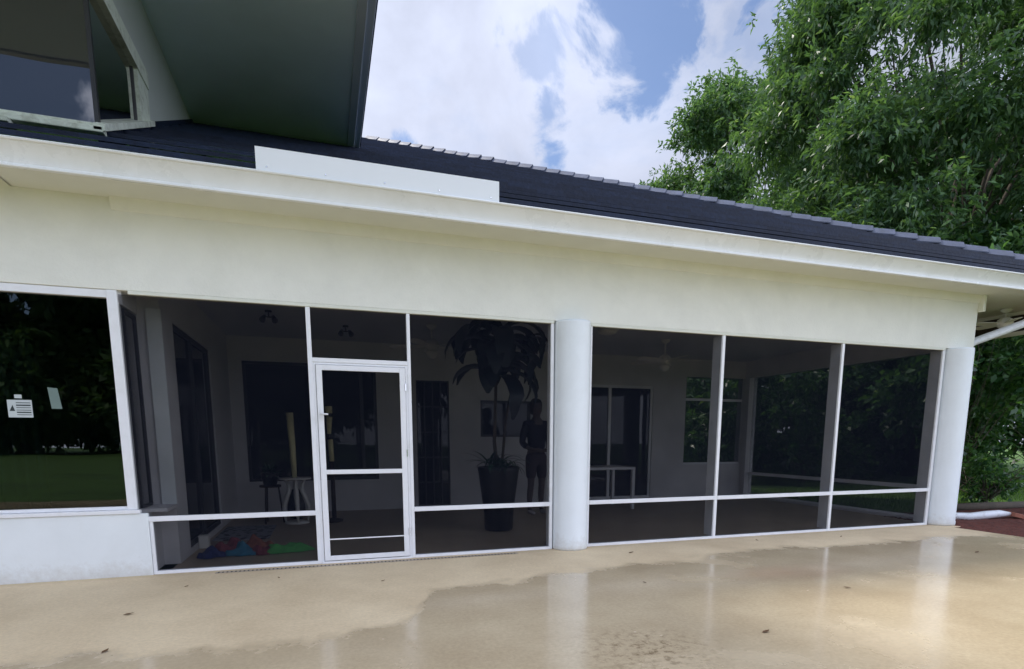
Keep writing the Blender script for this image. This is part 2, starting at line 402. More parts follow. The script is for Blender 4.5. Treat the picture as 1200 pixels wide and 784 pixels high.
while t < L:
    a = base + d * t + nrm * (.13 + rc.uniform(-.004, .016)); b = base + d * (t + .47) + nrm * (.10 + rc.uniform(-.004, .006))
    w = .15; dz = Vector((0, 0, -.13)); th = nrm * -.02
    j = side * rc.uniform(-.014, .014)
    ps = [a - side * w + dz + j, a + j, a + side * w + dz + j, b - side * w * .85 + dz, b, b + side * w * .85 + dz]
    vs = ps + [p + th for p in ps]
    cp.add(vs, [(0, 1, 4, 3), (1, 2, 5, 4), (6, 9, 10, 7), (7, 10, 11, 8), (0, 6, 7, 1), (1, 7, 8, 2), (0, 3, 9, 6), (2, 8, 11, 5), (3, 4, 10, 9), (4, 5, 11, 10)])
    t += .40
part(cp, 'hip_cap', 'cap')
# lanai shell: ceiling, back wall with openings, side wall, right beam
part(MB().box(-8, 8.66, .181, 4.55, 2.85, 2.95), 'ceiling', 'ceil')
def wall_y(mb, y0, y1, x0, x1, z0, z1, holes):
    xs = sorted({x0, x1} | {h[0] for h in holes} | {h[1] for h in holes})
    for a, b in zip(xs, xs[1:]):
        hs = sorted([h for h in holes if h[0] <= a and h[1] >= b], key=lambda h: h[2])
        z = z0
        for h in hs:
            if h[2] > z: mb.box(a, b, y0, y1, z, h[2])
            z = h[3]
        if z < z1: mb.box(a, b, y0, y1, z, z1)
    return mb
HB = [(-1.22, .87, .53, 2.47), (1.55, 2.14, .03, 2.25), (2.72, 3.70, 1.27, 1.93), (4.4, 6.33, .03, 2.28), (7.1, 8.55, .70, 2.5)]
part(wall_y(MB(), 4.35, 4.55, -1.45, 8.75, -.1, 2.85, HB), 'back_wall', 'stucco_in')
part(MB().box(8.56, 8.75, .18, 4.35, 2.5, 2.849), 'side_beam', 'stucco_in'); part(MB().box(8.56, 8.75, .25, 4.35, -.1, .03), 'side_kerb', 'stucco_in')
part(MB().box(8.55, 8.75, 4.2, 4.349, .03, 2.5), 'corner_post', 'stucco_in')
def window(x0, x1, z0, z1, y, name, mull=(), hor=(), fr='dark_frame', gl='glass_dark', w=.045):
    f = MB().box(x0, x1, y, y + .06, z0, z0 + w).box(x0, x1, y, y + .06, z1 - w, z1).box(x0, x0 + w, y, y + .06, z0 + w, z1 - w).box(x1 - w, x1, y, y + .06, z0 + w, z1 - w)
    for m_ in mull: f.box(m_ - w * .6, m_ + w * .6, y + .004, y + .056, z0 + w, z1 - w)
    for m_ in hor: f.box(x0 + w, x1 - w, y + .008, y + .052, m_ - .012, m_ + .012)
    fo = part(f, name, fr)
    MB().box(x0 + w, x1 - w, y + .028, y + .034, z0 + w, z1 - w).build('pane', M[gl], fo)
    return fo
tag(window(-1.22, .87, .53, 2.47, 4.37, 'window', mull=(.62,)), 'large dark window in the back wall of the porch')
fd = window(1.55, 2.14, .03, 2.25, 4.37, 'french_door', mull=(1.70, 1.845, 1.99), hor=(.45, .9, 1.35, 1.8), w=.02)
tag(fd, 'narrow dark door with small panes')
window(2.72, 3.70, 1.27, 1.93, 4.37, 'window')
window(4.4, 6.33, .03, 2.28, 4.37, 'sliding_door', mull=(5.37,), fr='alu', w=.05)
# the opening at the far right of the back wall, screened
part(MB().box(7.1, 8.55, 4.40, 4.45, 2.02, 2.07).box(7.1, 8.55, 4.40, 4.45, .70, .74).box(7.8, 7.84, 4.40, 4.45, .74, 2.02), 'back_rail', 'alu')
part(MB().box(7.1, 8.55, 4.42, 4.424, .74, 2.5), 'screen_panel', 'screen')
part(MB().box(8.64, 8.70, .2, 4.2, .47, .53).box(8.64, 8.70, .2, 4.2, .031, .06).box(8.64, 8.70, 2.1, 2.16, .06, .47).box(8.64, 8.70, 2.1, 2.16, .53, 2.5), 'side_rail', 'alu')
part(MB().box(8.665, 8.669, .2, 4.2, .06, 2.5), 'screen_panel', 'screen')
# left wall of the porch: jog, pier and sliding door
part(MB().box(-1.62, -1.42, .92, .93, 0, 0).box(-1.62, -1.42, .43, .90, 0, 2.85).box(-1.62, -1.42, .90, 2.84, 2.40, 2.85).box(-1.62, -1.42, 2.84, 4.35, 0, 2.85).box(-1.62, -1.42, .90, 2.84, -.05, .06)
     .box(-1.70, -1.56, .02, .43, 0, .57).box(-1.70, -1.60, .02, .43, 2.36, 2.85).box(-1.70, -1.621, .43, 4.35, 0, 2.85), 'left_wall', 'stucco_in')
part(MB().box(-1.53, -1.405, .405, .43, .60, 2.42), 'pier', 'column')
part(MB().box(-1.60, -1.40, .02, .43, .57, .60), 'inner_sill', 'stucco_in')
sd = MB().box(-1.50, -1.44, .90, .95, .06, 2.40).box(-1.50, -1.44, 2.79, 2.84, .06, 2.40).box(-1.50, -1.44, .95, 2.79, 2.35, 2.40).box(-1.50, -1.44, .95, 2.79, .06, .11).box(-1.50, -1.44, 1.78, 1.86, .11, 2.35)
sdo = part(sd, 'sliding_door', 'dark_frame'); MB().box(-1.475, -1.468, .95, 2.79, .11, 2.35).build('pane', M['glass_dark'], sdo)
# corner bay: knee wall, sill, front glass, side glass
part(MB().box(-8, -1.545, -.03, .10, -.1, .565), 'knee_wall', 'column', bevel=.006)
part(MB().box(-8, -1.60, -.045, .12, .567, .60), 'window_sill', 'alu', bevel=.004)
wf = part(MB().box(-8, -1.70, -.01, .07, 2.405, 2.468).box(-8, -1.70, .0, .06, .602, .63).box(-3.62, -3.56, .0, .06, .63, 2.405), 'window', 'alu', bevel=.003)
MB().box(-8, -1.70, .028, .034, .63, 2.405).build('pane', M['glass'], wf)
part(MB().box(-1.70, -1.622, -.02, .06, .602, 2.468), 'corner_mullion', 'alu', bevel=.004)
sg = part(MB().box(-1.64, -1.605, .07, .09, .60, 2.34).box(-1.64, -1.605, .38, .404, .60, 2.34).box(-1.64, -1.605, .09, .38, 2.31, 2.34).box(-1.64, -1.605, .09, .38, .60, .625), 'side_window', 'dark_frame')
MB().box(-1.625, -1.619, .09, .38, .625, 2.31).build('pane', M['glass'], sg)
# room behind the corner glass
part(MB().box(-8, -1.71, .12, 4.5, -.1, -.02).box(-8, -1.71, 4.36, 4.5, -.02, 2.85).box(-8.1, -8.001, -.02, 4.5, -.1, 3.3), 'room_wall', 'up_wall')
# columns
def splash(m):
    nt = m.node_tree; p = [n for n in nt.nodes if n.type == 'BSDF_PRINCIPLED'][0]; src = p.inputs['Base Color'].links[0].from_socket
    g_ = nd(nt, 'ShaderNodeNewGeometry'); sp = nd(nt, 'ShaderNodeSeparateXYZ', {0: g_.outputs['Position']})
    n_ = nd(nt, 'ShaderNodeTexNoise', {'Vector': g_.outputs['Position'], 'Scale': 14, 'Detail': 8, 'Roughness': .7})
    h_ = nd(nt, 'ShaderNodeMath', {0: n_.outputs['Fac'], 1: -.35, 2: sp.outputs['Z']}, operation='MULTIPLY_ADD')
    f_ = nd(nt, 'ShaderNodeMapRange', {'Value': h_.outputs[0], 'From Min': -.20, 'From Max': -.02, 'To Min': .4, 'To Max': 0})
    x_ = nt.nodes.new('ShaderNodeMix'); x_.data_type = 'RGBA'; nt.links.new(f_.outputs[0], x_.inputs[0]); nt.links.new(src, x_.inputs[6]); x_.inputs[7].default_value = (.36, .30, .21, 1)
    nt.links.new(x_.outputs[2], p.inputs['Base Color'])
splash(M['column'])
def column(x):
    o = MB().lathe([(.0, .0), (.203, .0), (.206, .02), (.206, .05), (.200, .07), (.199, 2.44), (.197, 2.467), (.0, 2.468)], (0, 0), 64).build('column', M['column'], H)
    o.location = (x, 0, 0); return o
column(2.585); column(8.45)
# screen frames
def post(x0, x1, y1=.16, z1=2.44, z0=.03): return part(MB().box(x0, x1, -.018, y1, z0, z1), 'post', 'alu', bevel=.003)
for a, b in ((-1.54, 2.37), (2.80, 8.20)): part(MB().box(a, b, -.025, .05, 2.441, 2.469), 'top_track', 'soffit', bevel=.003)
for a, b in ((-1.543, -.125), (.838, 2.37), (2.80, 8.21)): part(MB().box(a, b, -.02, .05, .0, .03), 'bottom_track', 'alu', bevel=.003)
post(-1.543, -1.515, .05, .50); post(-.125, -.085, .06, z0=0); post(.805, .838, .06, z0=0); post(2.335, 2.37, .08); post(2.80, 2.82, .08)
post(4.52, 4.56); post(6.36, 6.40); post(8.165, 8.21)
for a, b in ((-1.60, -.125), (.838, 2.335), (2.82, 4.52), (4.56, 6.36), (6.40, 8.165)):
    part(MB().box(a, b, -.022, .03, .487, .533), 'mid_rail', 'alu', bevel=.003)
for a, b in ((-1.60, -.125), (.838, 2.335), (2.82, 4.52), (4.56, 6.36), (6.40, 8.165)):
    part(MB().box(max(a, -1.515), b, .004, .007, .03, .487), 'screen_panel', 'screen')
    part(MB().box(-1.62 if a < -1 else a, b, .004, .007, .533, 2.441), 'screen_panel', 'screen')
part(MB().box(-.085, .805, -.02, .03, 1.945, 1.985), 'transom_rail', 'alu', bevel=.003)
part(MB().box(-.085, .805, .004, .007, 1.985, 2.441), 'screen_panel', 'screen')
# screen door
part(MB().box(-.085, -.062, -.014, .03, .02, 1.944).box(.782, .805, -.014, .03, .02, 1.944).box(-.062, .782, -.014, .03, 1.925, 1.944).box(-.085, .805, -.03, .05, .0, .02), 'door_jamb', 'alu', bevel=.002)
dr = part(MB().box(-.058, -.004, -.03, .0, .028, 1.92).box(.724, .778, -.03, .0, .028, 1.92).box(-.004, .724, -.03, .0, 1.872, 1.92).box(-.004, .724, -.03, .0, .028, .075).box(-.004, .724, -.03, .0, .885, .928), 'screen_door', 'alu', bevel=.003)
tag(dr, 'white framed screen door')
MB().box(-.004, .724, -.017, -.014, .075, .885).box(-.004, .724, -.017, -.014, .928, 1.872).build('door_mesh', M['screen'], dr)
MB().box(-.004, .724, -.026, -.018, .235, .247).build('push_bar', M['alu'], dr, bevel=.002)
MB().box(-.035, -.018, -.045, -.031, 1.42, 1.50).tube([(-.026, -.045, 1.46), (-.02, -.075, 1.46), (.035, -.08, 1.458)], .008, 10).build('door_handle', M['alu'], dr)
for z in (.25, 1.05, 1.7): MB().box(.776, .784, -.038, -.03, z, z + .07).build('hinge', M['chrome'], dr)
# downspout off the gutter, behind the right column and out over the mulch
dn = MB()
P = [(10.10, -.46, 3.19), (10.08, -.45, 3.10), (8.86, .06, 2.60), (8.78, .10, 2.52), (8.76, .10, .22), (8.80, .10, .12), (8.98, .15, .07)]
dn.tube(P, .066, 16, sx=.8)
part(dn, 'downspout', 'pipe')
ex = MB().tube([(8.95, .18, .09), (9.15, .22, .055), (9.35, .14, .05), (9.6, .08, .075), (9.85, .06, .085), (10.05, .02, .075)], [.05, .058, .06, .062, .058, .03], 18)
eo = ex.build('drain_hose', M['pipe']); tag(eo, 'white drain hose bent along the mulch behind the right column', 'hose')
# porch to the right: ceiling, beams
part(MB().box(8.751, 10.4, -.02, 4.5, SO, SO + .04), 'porch_ceiling', 'soffit')
part(MB().box(10.401, 10.46, -.44, 4.5, SO - .05, SO + .05), 'porch_fascia', 'soffit')
part(MB().box(10.42, 10.6, -.44, 4.5, SO - .30, SO - .052), 'porch_beam', 'brown')
part(MB().box(10.40, 10.45, -.44, 4.5, SO - .36, SO - .301), 'porch_rail', 'soffit')

# upper wing
UZ = 6.25; UX = -1.80; UY = .60
def rz(y): return roof_z(y) + .03
def slab_side(mb, xa, xb, pts):
    """polygon given in (y, z), extruded along x"""
    return mb.extrude_x(pts, xa, xb)
part(MB().extrude_x([(2.30, rz(2.3) - .5), (2.30, UZ), (7, UZ), (7, rz(7) - .5)], -2.0, UX).extrude_x([(.64, 5.36), (.64, UZ), (2.30, UZ), (2.30, 5.36)], -2.0, UX)
     .box(-8, -1.801, UY, .80, 5.36, UZ), 'upper_wall', 'up_wall')
up = part(MB().extrude_x([(1.93, rz(1.93)), (1.93, 5.24), (2.33, 5.24), (2.33, rz(2.33))], UX - .06, UX + .03)
     .extrude_x([(.58, 5.22), (.58, 5.40), (2.33, 5.40), (2.33, 5.22)], UX - .05, UX + .045), 'upper_window', 'trim', bevel=.006)
tag(up, 'upper corner window with weathered white sill')
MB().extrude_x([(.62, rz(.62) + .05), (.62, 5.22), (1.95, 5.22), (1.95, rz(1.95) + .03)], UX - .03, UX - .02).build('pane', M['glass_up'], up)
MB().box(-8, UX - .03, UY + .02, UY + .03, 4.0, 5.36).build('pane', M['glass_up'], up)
MB().box(UX - .035, UX - .0, UY, UY + .045, 4.0, 5.3).build('mullion', M['dark_frame'], up)
MB().extrude_x([(1.90, rz(1.9)), (1.90, 5.22), (1.94, 5.22), (1.94, rz(1.94))], UX - .028, UX - .005).build('mullion', M['dark_frame'], up)
sl = MB().extrude_x([(.50, rz(.5) + .05), (.50, rz(.5) + .11), (2.36, rz(2.36) + .11), (2.36, rz(2.36) + .05)], UX - .02, UX + .07)
sl.box(-8, UX + .05, .50, .62, 3.915, 3.965).box(-8, UX + .03, .53, .62, 3.967, 4.0)
sl.box(-8, -2.42, .44, .60, 3.87, 3.912)
sl.build('sill', M['trim'], up, bevel=.008)
part(MB().extrude_x([(2.36, rz(2.36) - .1), (2.36, rz(2.36) + .09), (6, rz(6) + .09), (6, rz(6) - .1)], UX - .01, UX + .02).extrude_x([(.56, rz(.56) - .1), (.56, rz(.56) + .05), (2.359, rz(2.359) + .05), (2.359, rz(2.359) - .1)], UX - .01, UX + .04), 'wall_flashing', 'tile')
part(MB().box(-8, .62, -2.75, 7, UZ, UZ + .05), 'upper_soffit', 'up_soffit')
part(MB().box(.58, .70, -2.80, 7.2, UZ - .03, UZ + .30).box(.70, .80, -2.80, 7.2, UZ + .02, UZ + .32).box(-8, .58, -2.85, -2.75, UZ - .03, UZ + .30), 'upper_fascia', 'up_fascia', bevel=.01)
part(MB().add([(-8, -2.9, UZ + .3), (.86, -2.9, UZ + .3), (.86, 9, UZ + .3), (-8, 9, UZ + .3), (-3.6, 1.5, UZ + 2.5), (-3.6, 9, UZ + 2.5), (-8, 1.5, UZ + 2.5), (-8, 9, UZ + 2.5)],
     [(0, 1, 4, 6), (1, 2, 5, 4), (4, 5, 7, 6), (0, 3, 2, 1), (2, 3, 7, 5), (0, 6, 7, 3)]), 'upper_roof', 'tile')

# ------------------------------------------------------------------ things on and in the porch
# notice signs in the left window
sg_ = empty('window_sticker', (-2.41, .026, 1.475))
tag(sg_, 'white security notice with printed lines stuck inside the left window', 'notice')
MB().box(-.085, .085, 0, .0015, -.072, .072).build('paper', M['paper'], sg_)
MB().box(-.03, .02, 0, .0015, .085, .115).build('tab', M['paper'], sg_)
ik = MB().add([(-.074, -.0006, -.02), (-.05, -.0006, .03), (-.035, -.0006, -.02)], [(0, 1, 2)])
for z, h in ((.048, .006), (.028, .011), (.008, .005), (-.012, .005), (-.03, .010), (-.05, .005)): ik.box(-.025, .075, -.0006, -.0002, z - h / 2, z + h / 2)
ik.build('print', M['ink'], sg_)
p2 = MB().add([(-2.205, .026, 1.655), (-2.135, .026, 1.648), (-2.115, .026, 1.478), (-2.19, .026, 1.478), (-2.205, .027, 1.655), (-2.135, .027, 1.648), (-2.115, .027, 1.478), (-2.19, .027, 1.478)],
     [(0, 1, 2, 3), (7, 6, 5, 4), (0, 4, 5, 1), (1, 5, 6, 2), (2, 6, 7, 3), (3, 7, 4, 0)]).build('paper_note', M['curtain'])
tag(p2, 'plain grey green paper note on the left window', 'note')
cu = MB(); nn = 60
vs = []; 
for i in range(nn + 1):
    x = -3.3 + .85 * i / nn; y = .45 + .035 * math.sin(i * .95)
    vs += [(x, y, .02), (x, y, 2.2)]
cu.add(vs, [(2 * i, 2 * i + 2, 2 * i + 3, 2 * i + 1) for i in range(nn)], True)
co = cu.build('curtain', M['curtain']); m_ = co.modifiers.new('th', 'SOLIDIFY'); m_.thickness = .006
tag(co, 'pale curtain hanging behind the left front window', 'curtain')
bl = empty('window_blind', (-1.80, .24, 1.2)); tag(bl, 'small white slatted blind behind the narrow side window', 'blind')
sb = MB()
for i in range(14): sb.box(-.01, .008, -.07, .07, -.02 + i * .028, -.012 + i * .028)
sb.build('slat', M['fan'], bl); MB().box(-.005, .005, -.001, .001, -.02, .37).build('cord', M['fan'], bl)

# ceiling fans
def make_fan(loc, rod, label, a0, mat='fan', s=1.0):
    r = empty('ceiling_fan', loc, a0); tag(r, label, 'ceiling fan', 'ceiling fans')
    MB().lathe([(.0, .0), (.07, .0), (.075, -.02), (.05, -.05), (.015, -.07), (.0, -.07)], seg=24).build('canopy', M[mat], r)
    MB().tube([(0, 0, -.05), (0, 0, -rod)], .013, 10).build('rod', M[mat], r)
    MB().lathe([(0, -rod + .02), (.04, -rod + .02), (.09, -rod - .02), (.105, -rod - .06), (.10, -rod - .11), (.06, -rod - .14), (0, -rod - .145)], seg=28).build('motor', M[mat], r)
    MB().lathe([(0, -rod - .146), (.06, -rod - .146), (.085, -rod - .17), (.075, -rod - .22), (.03, -rod - .25), (0, -rod - .252)], seg=28).build('light_bowl', M['fan'], r)
    for i in range(5):
        a = 2 * math.pi * i / 5; c_, s_ = math.cos(a), math.sin(a)
        bx = []
        for (u, w) in ((.10, .02), (.17, .045), (.30, .062), (.56, .07), (.61, .045), (.61, -.045), (.56, -.07), (.30, -.062), (.17, -.045), (.10, -.02)):
            z = -rod - .085 + w * .18
            bx.append((u * s * c_ - w * s_, u * s * s_ + w * c_, z))
        vs = bx + [(x, y, z + .008) for x, y, z in bx]; n_ = len(bx)
        MB().add(vs, [tuple(range(n_))[::-1], tuple(range(n_, 2 * n_))] + [(i_, (i_ + 1) % n_, n_ + (i_ + 1) % n_, n_ + i_) for i_ in range(n_)]).build('blade', M[mat], r)
    return r
make_fan((1.52, 2.55, 2.85), .22, 'dim ceiling fan on a short rod to the left of the tall plant', .3)
make_fan((5.40, 2.55, 2.85), .26, 'dim ceiling fan inside the porch, right of the middle column', .9)
make_fan((10.0, .40, 3.2), .14, 'white ceiling fan under the porch roof right of the end column', .25, s=.72)
lt = empty('ceiling_light', (4.05, 2.0, 2.85)); tag(lt, 'flat round ceiling light beside the middle column', 'ceiling light')
MB().lathe([(0, 0), (.16, 0), (.165, -.03), (0, -.031)], seg=28).build('base', M['fan'], lt); MB().lathe([(.15, -.032), (.13, -.07), (.06, -.09), (0, -.093)], seg=28).build('diffuser', M['fan'], lt)
# wall mounted spotlights near the ceiling
def spot(x, y, label):
    r = empty('spotlight', (x, y, 2.85)); tag(r, label, 'spotlight', 'small black spotlights under the porch ceiling')
    MB().lathe([(0, 0), (.04, 0), (.04, -.02), (0, -.02)], seg=16).build('base', M['dark_frame'], r)
    MB().tube([(0, 0, -.02), (.0, 0, -.07)], .01, 8).tube([(-.05, 0, -.08), (.05, 0, -.08)], .008, 8).build('bracket', M['dark_frame'], r)
    for s_ in (-1, 1): MB().tube([(s_ * .05, .02, -.07), (s_ * .075, -.05, -.13)], [.022, .038], 14).build('lamp_head', M['dark_frame'], r)
spot(-.62, 2.3, 'twin black spotlight under the ceiling above the large back window')
spot(.35, 3.0, 'twin black spotlight seen through the panel over the screen door')

# round side table with curved legs
tb = empty('side_table', (-.45, 3.0, 0)); tag(tb, 'small round table with curved shiny legs near the large back window', 'side table')
MB().lathe([(0, .645), (.22, .645), (.225, .655), (.22, .672), (0, .672)], seg=36).build('table_top', M['fan'], tb)
MB().lathe([(0, .0), (.17, .0), (.17, .02), (.1, .04), (0, .045)], seg=30).build('base', M['fan'], tb)
for k in range(4):
    a = math.pi / 2 * k + .12
    pts = [(r_ * math.cos(a), r_ * math.sin(a), z) for r_, z in ((.15, .02), (.17, .14), (.165, .26), (.125, .38), (.085, .48), (.09, .56), (.13, .64))]
    MB().tube(pts, [.014, .022, .03, .036, .034, .028, .018], 12).build('leg', M['fan'], tb)
MB().lathe([(0, .06), (.10, .07), (.13, .15), (.12, .28), (.08, .42), (.055, .5), (.0, .5)], seg=26).build('core', M['black_plastic'], tb)
c1 = MB().tube([(-.455, 3.0, .673), (-.46, 3.0, 1.1), (-.475, 3.0, 1.6)], [.035, .042, .05], 14).build('bamboo_cane', M['wood_pale'])
tag(c1, 'thick pale bamboo cane standing upright on the round side table', 'bamboo cane')
lb = MB(); rl = random.Random(5)
for k in range(70):
    a = rl.uniform(0, 6.28); e = rl.uniform(-.3, 1.2); L_ = rl.uniform(.1, .24)
    d_ = Vector((math.cos(a) * math.cos(e), math.sin(a) * math.cos(e), math.sin(e))); s_ = d_.cross(Vector((0, 0, 1))).normalized() * .025
    o_ = Vector((0, 0, .17))
    lb.add([o_, o_ + d_ * L_ * .5 + s_, o_ + d_ * L_ + Vector((0, 0, -.04)), o_ + d_ * L_ * .5 - s_], [(0, 1, 2, 3)])
sp_ = empty('potted_plant', (-.80, 3.15, .56)); tag(sp_, 'low bushy dark plant in a round pot left of the bamboo cane', 'potted plant')
lb.build('foliage', M['leaf_fern'], sp_); MB().lathe([(0, -.0), (.09, 0), (.12, .12), (.125, .18), (.1, .18), (0, .16)], seg=24).build('pot', M['black_plastic'], sp_)
st_ = empty('plant_stand', (-.80, 3.15, 0)); tag(st_, 'dark stand under the low bushy plant by the back window', 'plant stand')
MB().lathe([(0, .53), (.15, .53), (.15, .559), (0, .559)], seg=24).build('top', M['brown'], st_)
for k in range(3):
    a = k * 2.094; MB().tube([(.11 * math.cos(a), .11 * math.sin(a), .53), (.16 * math.cos(a), .16 * math.sin(a), 0)], .012, 8).build('leg', M['brown'], st_)
# jointed pale trunk behind the door
jt = empty('jointed_bamboo', (.055, 3.0, 0)); tag(jt, 'jointed pale bamboo trunk standing behind the left side of the screen door', 'bamboo trunk')
MB().tube([(.012, 0, 1.60), (.008, 0, 1.70)], [.046, .05], 14).tube([(-.0, 0, 1.30), (.012, 0, 1.55)], [.026, .042], 14).tube([(.02, 0, .90), (.012, 0, 1.22)], [.034, .038], 14).build('cane', M['wood_pale'], jt)
for a_, b_, r_ in (((.02, 0, .0), (.02, 0, .90), .032), ((.012, 0, 1.22), (.0, 0, 1.30), .022), ((.012, 0, 1.55), (.012, 0, 1.60), .034)): MB().tube([a_, b_], r_, 12).build('joint', M['brown'], jt)
MB().lathe([(0, 0), (.14, 0), (.15, .03), (.05, .05), (0, .05)], seg=24).build('base', M['brown'], jt)

# white square-framed table by the right sliding door
wt = empty('white_table', (0, 0, 0)); tag(wt, 'white square-edged table in front of the porch sliding door', 'table')
MB().box(3.9, 5.15, 2.95, 3.75, .70, .745).build('table_top', M['white_table'], wt, bevel=.004)
for x, y in ((5.095, 2.955), (5.095, 3.69), (3.905, 2.955), (3.905, 3.69)): MB().box(x, x + .055, y, y + .055, 0, .699).build('leg', M['white_table'], wt, bevel=.003)

# tall potted plant
rp = random.Random(21)
pl = empty('tall_potted_plant', (2.2, 1.5, 0)); tag(pl, 'tall plant with drooping dark leaves in a tall black pot', 'potted plant')
MB().lathe([(0, 0), (.18, 0), (.19, .02), (.205, .28), (.235, .5), (.275, .80), (.285, .85), (.265, .86), (.25, .82), (0, .80)], seg=40).build('pot', M['black_plastic'], pl)
MB().tube([(-.02, 0, .8), (-.05, .02, 1.2), (-.04, 0, 1.6), (-.03, .0, 2.0), (.02, 0, 2.4)], [.028, .024, .022, .02, .015], 12).tube([(.05, .03, .8), (.12, .04, 1.5), (.25, .05, 2.1), (.42, .05, 2.55)], [.02, .018, .016, .012], 10).build('stem', M['bark'], pl)
def strap(mb, o, az, L_, w, lift, droop, seg=9):
    """a long arching leaf with a fold along its middle"""
    p = Vector(o); e = lift; pts = []
    hd = Vector((math.cos(az), math.sin(az), 0)); sd_ = Vector((-math.sin(az), math.cos(az), 0))
    for i in range(seg + 1):
        t_ = i / seg
        ww = w * math.sin(math.pi * min(1, t_ * .93 + .05)) ** .7
        pts.append((p.copy(), ww, hd * math.cos(e) + Vector((0, 0, math.sin(e)))))
        p = p + (hd * math.cos(e) + Vector((0, 0, math.sin(e)))) * (L_ / seg); e -= droop / seg
    vs = []
    for q, ww, dd in pts:
        nn_ = sd_.cross(dd)
        if nn_.z < 0: nn_ = -nn_
        vs += [q - sd_ * ww + nn_ * ww * .3, q, q + sd_ * ww + nn_ * ww * .3]
    fs = []
    for i in range(seg):
        a = i * 3; fs += [(a, a + 1, a + 4, a + 3), (a + 1, a + 2, a + 5, a + 4)]
    mb.add(vs, fs, True)
fm = MB()
for k in range(40):
    strap(fm, (rp.uniform(-.1, .08), rp.uniform(-.08, .08), rp.uniform(2.0, 2.6)), rp.uniform(0, 6.28), rp.uniform(.6, .95), rp.uniform(.10, .15), rp.uniform(.2, 1.1), rp.uniform(2.0, 3.0))
for k in range(12):
    strap(fm, (.42, .05, 2.52), rp.uniform(0, 6.28), rp.uniform(.35, .6), rp.uniform(.035, .055), rp.uniform(.2, 1.0), rp.uniform(2.2, 3.2))
fm.build('foliage', M['leaf_in'], pl)
fe = MB()
for k in range(60):
    strap(fe, (rp.uniform(-.16, .16), rp.uniform(-.16, .16), .82), rp.uniform(0, 6.28), rp.uniform(.25, .5), rp.uniform(.012, .024), rp.uniform(.5, 1.35), rp.uniform(1.0, 2.4), 6)
fe.build('undergrowth', M['leaf_fern'], pl)

# mat, towels, block on the floor
rg_ = MB(); 
rug = rg_.box(-1.36, -.72, 1.70, 2.85, .0, .012).build('floor_mat', M['rug'], bevel=.004); tag(rug, 'dark patterned floor mat lying before the sliding door on the left', 'floor mat')
bk_ = MB().box(-.05, .05, -.05, .05, 0, .13).box(-.058, .058, -.058, .058, .13, .145).build('door_stop', M['fan'], bevel=.006)
bk_.location = (-1.36, 1.28, 0); tag(bk_, 'small white block on the floor by the left sliding door', 'door stop')
def crumple(name, cx, cy, rx, ry, h, mat, label, seed, rot=0):
    r_ = random.Random(seed); n_ = 40
    ph = [r_.uniform(0, 6.28) for _ in range(8)]
    def zf(x, y, u, w):
        a, b = u * 2 - 1, w * 2 - 1; ed = max(0, 1 - (a * a + b * b) ** 1.2)
        return .004 + h * ed ** .5 * (.55 + .25 * math.sin(9 * a + ph[0] + 3 * b) + .2 * math.sin(13 * b + ph[1] - 4 * a) + .14 * math.sin(21 * a * b + ph[2]))
    mb = blanket(-rx, rx, -ry, ry, n_, n_, zf, None, '')
    vs = []
    for (x, y, z) in mb.v:                       # square grid to an uneven round outline
        a, b = x / rx, y / ry
        k_ = max(abs(a), abs(b)); l_ = math.hypot(a, b) or 1
        an = math.atan2(b, a); f_ = k_ / l_ * (1 + .16 * math.sin(3 * an + ph[3]) + .12 * math.sin(5 * an + ph[4]))
        a, b = a * f_, b * f_
        ed = max(0, 1 - k_ ** 2.5)
        z = .004 + 1.7 * h * ed ** .6 * (.6 + .22 * math.sin(5 * a + ph[0] + 2 * b) + .16 * math.sin(7 * b + ph[1] - 3 * a) + .06 * math.sin(11 * a + 5 * b + ph[2]))
        vs.append((a * rx, b * ry, z))
    mb.v = vs
    o = mb.build(name, M[mat]); o.location = (cx, cy, 0); o.rotation_euler.z = rot
    tag(o, label, 'towel', 'towels crumpled on the porch floor'); return o
crumple('towel', -1.20, .70, .13, .12, .07, 'twl_a', 'crumpled navy towel at the left end of the pile on the porch floor', 1)
crumple('towel', -1.03, .86, .17, .15, .11, 'twl_b', 'crumpled maroon towel between the navy and blue towels', 2)
crumple('towel', -.90, .72, .14, .11, .09, 'twl_c', 'crumpled bright blue towel in the middle of the floor pile', 3)
crumple('towel', -.80, .98, .17, .10, .10, 'twl_e', 'crumpled orange towel lying behind the blue one', 4)
crumple('towel', -.70, .72, .12, .10, .06, 'twl_b', 'small red brown towel between the blue and green towels', 5)
crumple('towel', -.46, .76, .25, .11, .07, 'twl_d', 'long crumpled bright green towel nearest the screen door', 6)

# ------------------------------------------------------------------ person
def skin_mesh(name, verts, edges, radii, mat, parent, sub=2, root=0):
    me = bpy.data.meshes.new(name); me.from_pydata(verts, edges, []); me.update()
    o = link_mesh(name, me, mat, parent)
    bm = bmesh.new(); bm.from_mesh(me); bm.verts.layers.skin.verify(); bm.to_mesh(me); bm.free()
    o.modifiers.new('skin', 'SKIN').use_smooth_shade = True
    for i, r_ in enumerate(radii):
        rx = r_ if hasattr(r_, '__len__') else (r_, r_)
        me.skin_vertices[0].data[i].radius = rx
    me.skin_vertices[0].data[root].use_root = True
    s = o.modifiers.new('sub', 'SUBSURF'); s.levels = sub; s.render_levels = sub
    return o
pe = empty('person', (3.27, 2.9, 0), R(8)); tag(pe, 'person in a dark top and mauve shorts standing beside the tall plant', 'person')
V = [(0, 0, .98), (0, 0, 1.12), (0, 0, 1.30), (0, .01, 1.47), (0, .0, 1.58), (0, -.01, 1.66), (0, -.02, 1.74), (0, -.01, 1.82)]
